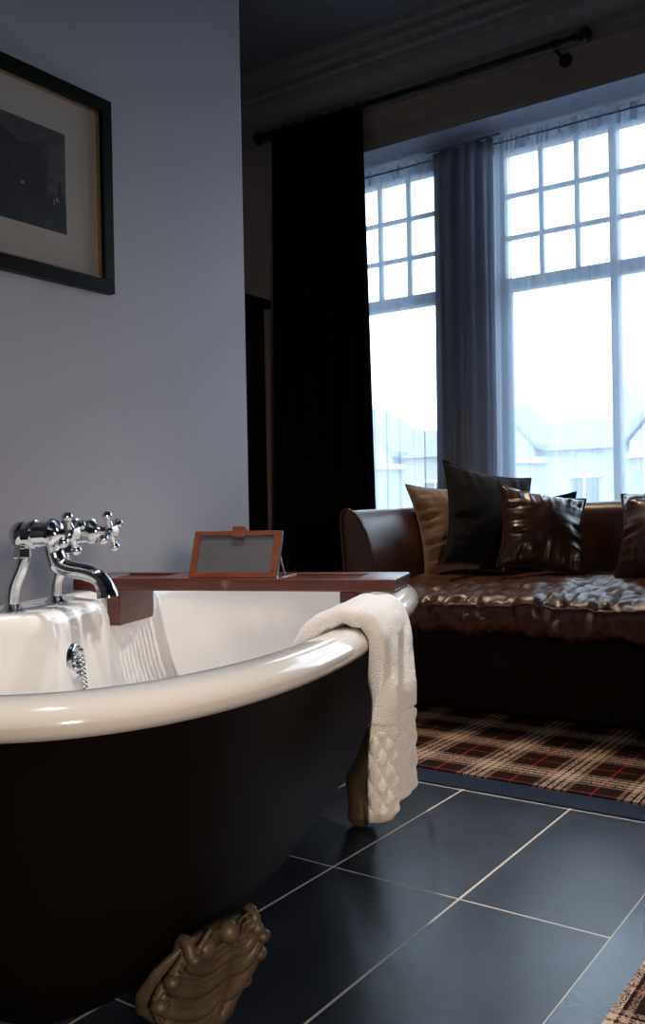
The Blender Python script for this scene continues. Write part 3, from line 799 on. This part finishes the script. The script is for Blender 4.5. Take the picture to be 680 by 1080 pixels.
# ------------------------------------------------------------- downlights
def downlight(x, y, power, label, target=None, col=(1, .78, .55), angle=110, size=.03, group=None):
    t = thing('ceiling_downlight', label, 'downlight', (x, y, CEIL), 0, group)
    bm = bmesh.new(); lathe(bm, (0, 0, -.0005), (0, 0, -1), [(0, .045), (.004, .045), (.008, .038), (.007, .031), (.001, .029), (.0005, .001)]); obj('trim_ring', bm, 'steel', t, angle=50)
    e = bpy.data.materials.new('lamp_face'); e.use_nodes = True; b = e.node_tree.nodes['Principled BSDF']; b.inputs['Emission Color'].default_value = (*col, 1); b.inputs['Emission Strength'].default_value = 12
    bm = bmesh.new(); lathe(bm, (0, 0, -.004), (0, 0, -1), [(0, .026), (.001, .026)]); obj('lamp_face', bm, e, t, angle=30)
    spot('downlight_lamp', (x, y, CEIL-.02), power, col, angle, .7, size, target or (x, y, 0))
downlight(-2.19, 3.47, 110, 'small ceiling downlight in front of the window cornice', target=(-1.4, 3.25, .5), angle=60, col=(1, .76, .52))
downlight(-1.15, 1.75, 210, 'ceiling downlight above the far end of the bath', angle=44, col=(1, .96, .93))
downlight(-.75, .5, 135, 'ceiling downlight near the near end of the bath', target=(-1.0, 1.0, .5), angle=44, col=(1, .93, .87))

# ------------------------------------------------------------- street outside
bm = bmesh.new(); box(bm, -60, 40, 6, 60, -4.3, -4.2); struct('ground_outside', bm, 'asphalt', smooth=False)
def house(x, seed, label):
    t = thing('terraced_house', label, 'house', (x, 30, -4.2))
    W = 5.6; E = 6.75; RZ = 8.1
    bm = bmesh.new(); box(bm, 0, W-.01, 0, 8, 0, E); obj('stone_wall', bm, 'ext_wall', t, smooth=False)
    bm = bmesh.new(); prism(bm, [(-.3, E), (8.3, E), (4, RZ)], 0, .0, W-.01); obj('roof', bm, 'ext_roof', t, smooth=False)
    bm = bmesh.new(); prism(bm, [(.4, 0), (3.0, 0), (2.4, -.9), (1.0, -.9)], 2, 0, E-.4); bay = obj('bay', bm, 'ext_wall', t, smooth=False)
    bm = bmesh.new(); prism(bm, [(.2, 0), (3.2, 0), (2.5, -1.1), (.9, -1.1)], 2, E-.4, E-.2); obj('bay_parapet', bm, 'ext_trim', bay, smooth=False)
    bm = bmesh.new(); prism(bm, [(.5, E-.2), (2.9, E-.2), (2.9, E+.15), (1.7, RZ+.15), (.5, E+.15)], 1, -.55, 2.5); gb = obj('gable', bm, 'ext_wall', t, smooth=False)
    bm = bmesh.new(); prism(bm, [(.3, E+.05), (1.7, RZ+.22), (3.1, E+.05), (3.1, E+.25), (1.7, RZ+.45), (.3, E+.25)], 1, -.75, 2.6); obj('gable_roof', bm, 'ext_roof', gb, smooth=False)
    bm = bmesh.new(); box(bm, 1.35, 2.05, -.6, -.55, E+.05, E+.8); obj('attic_window', bm, 'ext_glass', gb, smooth=False)
    for z in (1.2, 4.2):
        bm = bmesh.new(); box(bm, 1.15, 2.25, -.93, -.9, z, z+1.6); wn = obj('window', bm, 'ext_glass', t, smooth=False)
        bm = bmesh.new(); box(bm, 1.05, 2.35, -.96, -.9, z-.15, z); box(bm, 1.05, 2.35, -.96, -.9, z+1.6, z+1.72); box(bm, 1.66, 1.74, -.96, -.92, z, z+1.6); obj('sill', bm, 'ext_trim', wn, smooth=False)
        bm = bmesh.new(); box(bm, 4.0, 4.9, -.03, 0, z, z+1.6); wn = obj('window', bm, 'ext_glass', t, smooth=False)
        bm = bmesh.new(); box(bm, 3.9, 5.0, -.06, 0, z-.15, z); box(bm, 3.9, 5.0, -.06, 0, z+1.6, z+1.72); box(bm, 4.41, 4.49, -.06, -.03, z, z+1.6); obj('sill', bm, 'ext_trim', wn, smooth=False)
    bm = bmesh.new(); box(bm, W-.85, W-.05, 3.4, 4.6, RZ-1, RZ+1.0)
    for k in range(3): lathe(bm, (W-.67+k*.22, 4, RZ+1.0), (0, 0, 1), [(0, .1), (.35, .08)], 8)
    obj('chimney', bm, 'ext_wall', t, smooth=False)
house(-25.9, 1, 'pale stone house across the street, seen through the left window')
house(-20.3, 2, 'pale stone house across the street, right part hidden by the grey drape')
house(-14.7, 3, 'pale stone bay fronted house in the middle of the right window')
house(-9.1, 4, 'pale stone house across the street at the right edge of the window')
t = thing('street_tree', 'leafy tree rising between houses across the street', 'tree', (-12.9, 26.5, -4.2))
bm = bmesh.new(); tube(bm, [(0, 0, 0), (.05, 0, 3), (0, .1, 5)], [.2, .15, .1], 10); obj('trunk', bm, 'bark', t)
bm = bmesh.new()
for k in range(260):
    d = Vector((random.gauss(0, 1), random.gauss(0, 1), random.gauss(0, 1))).normalized()*random.uniform(.3, 1)
    c = Vector((d.x*.8, d.y*.8, 6.1+d.z*1.1)); r_ = random.uniform(.1, .2)
    vs = [bm.verts.new(c+Vector([random.uniform(-r_, r_) for _ in range(3)])) for _ in range(4)]
    for f in ((0, 1, 2), (0, 2, 3), (0, 1, 3), (1, 2, 3)): bm.faces.new([vs[i] for i in f])
obj('foliage', bm, 'foliage', t, smooth=False)
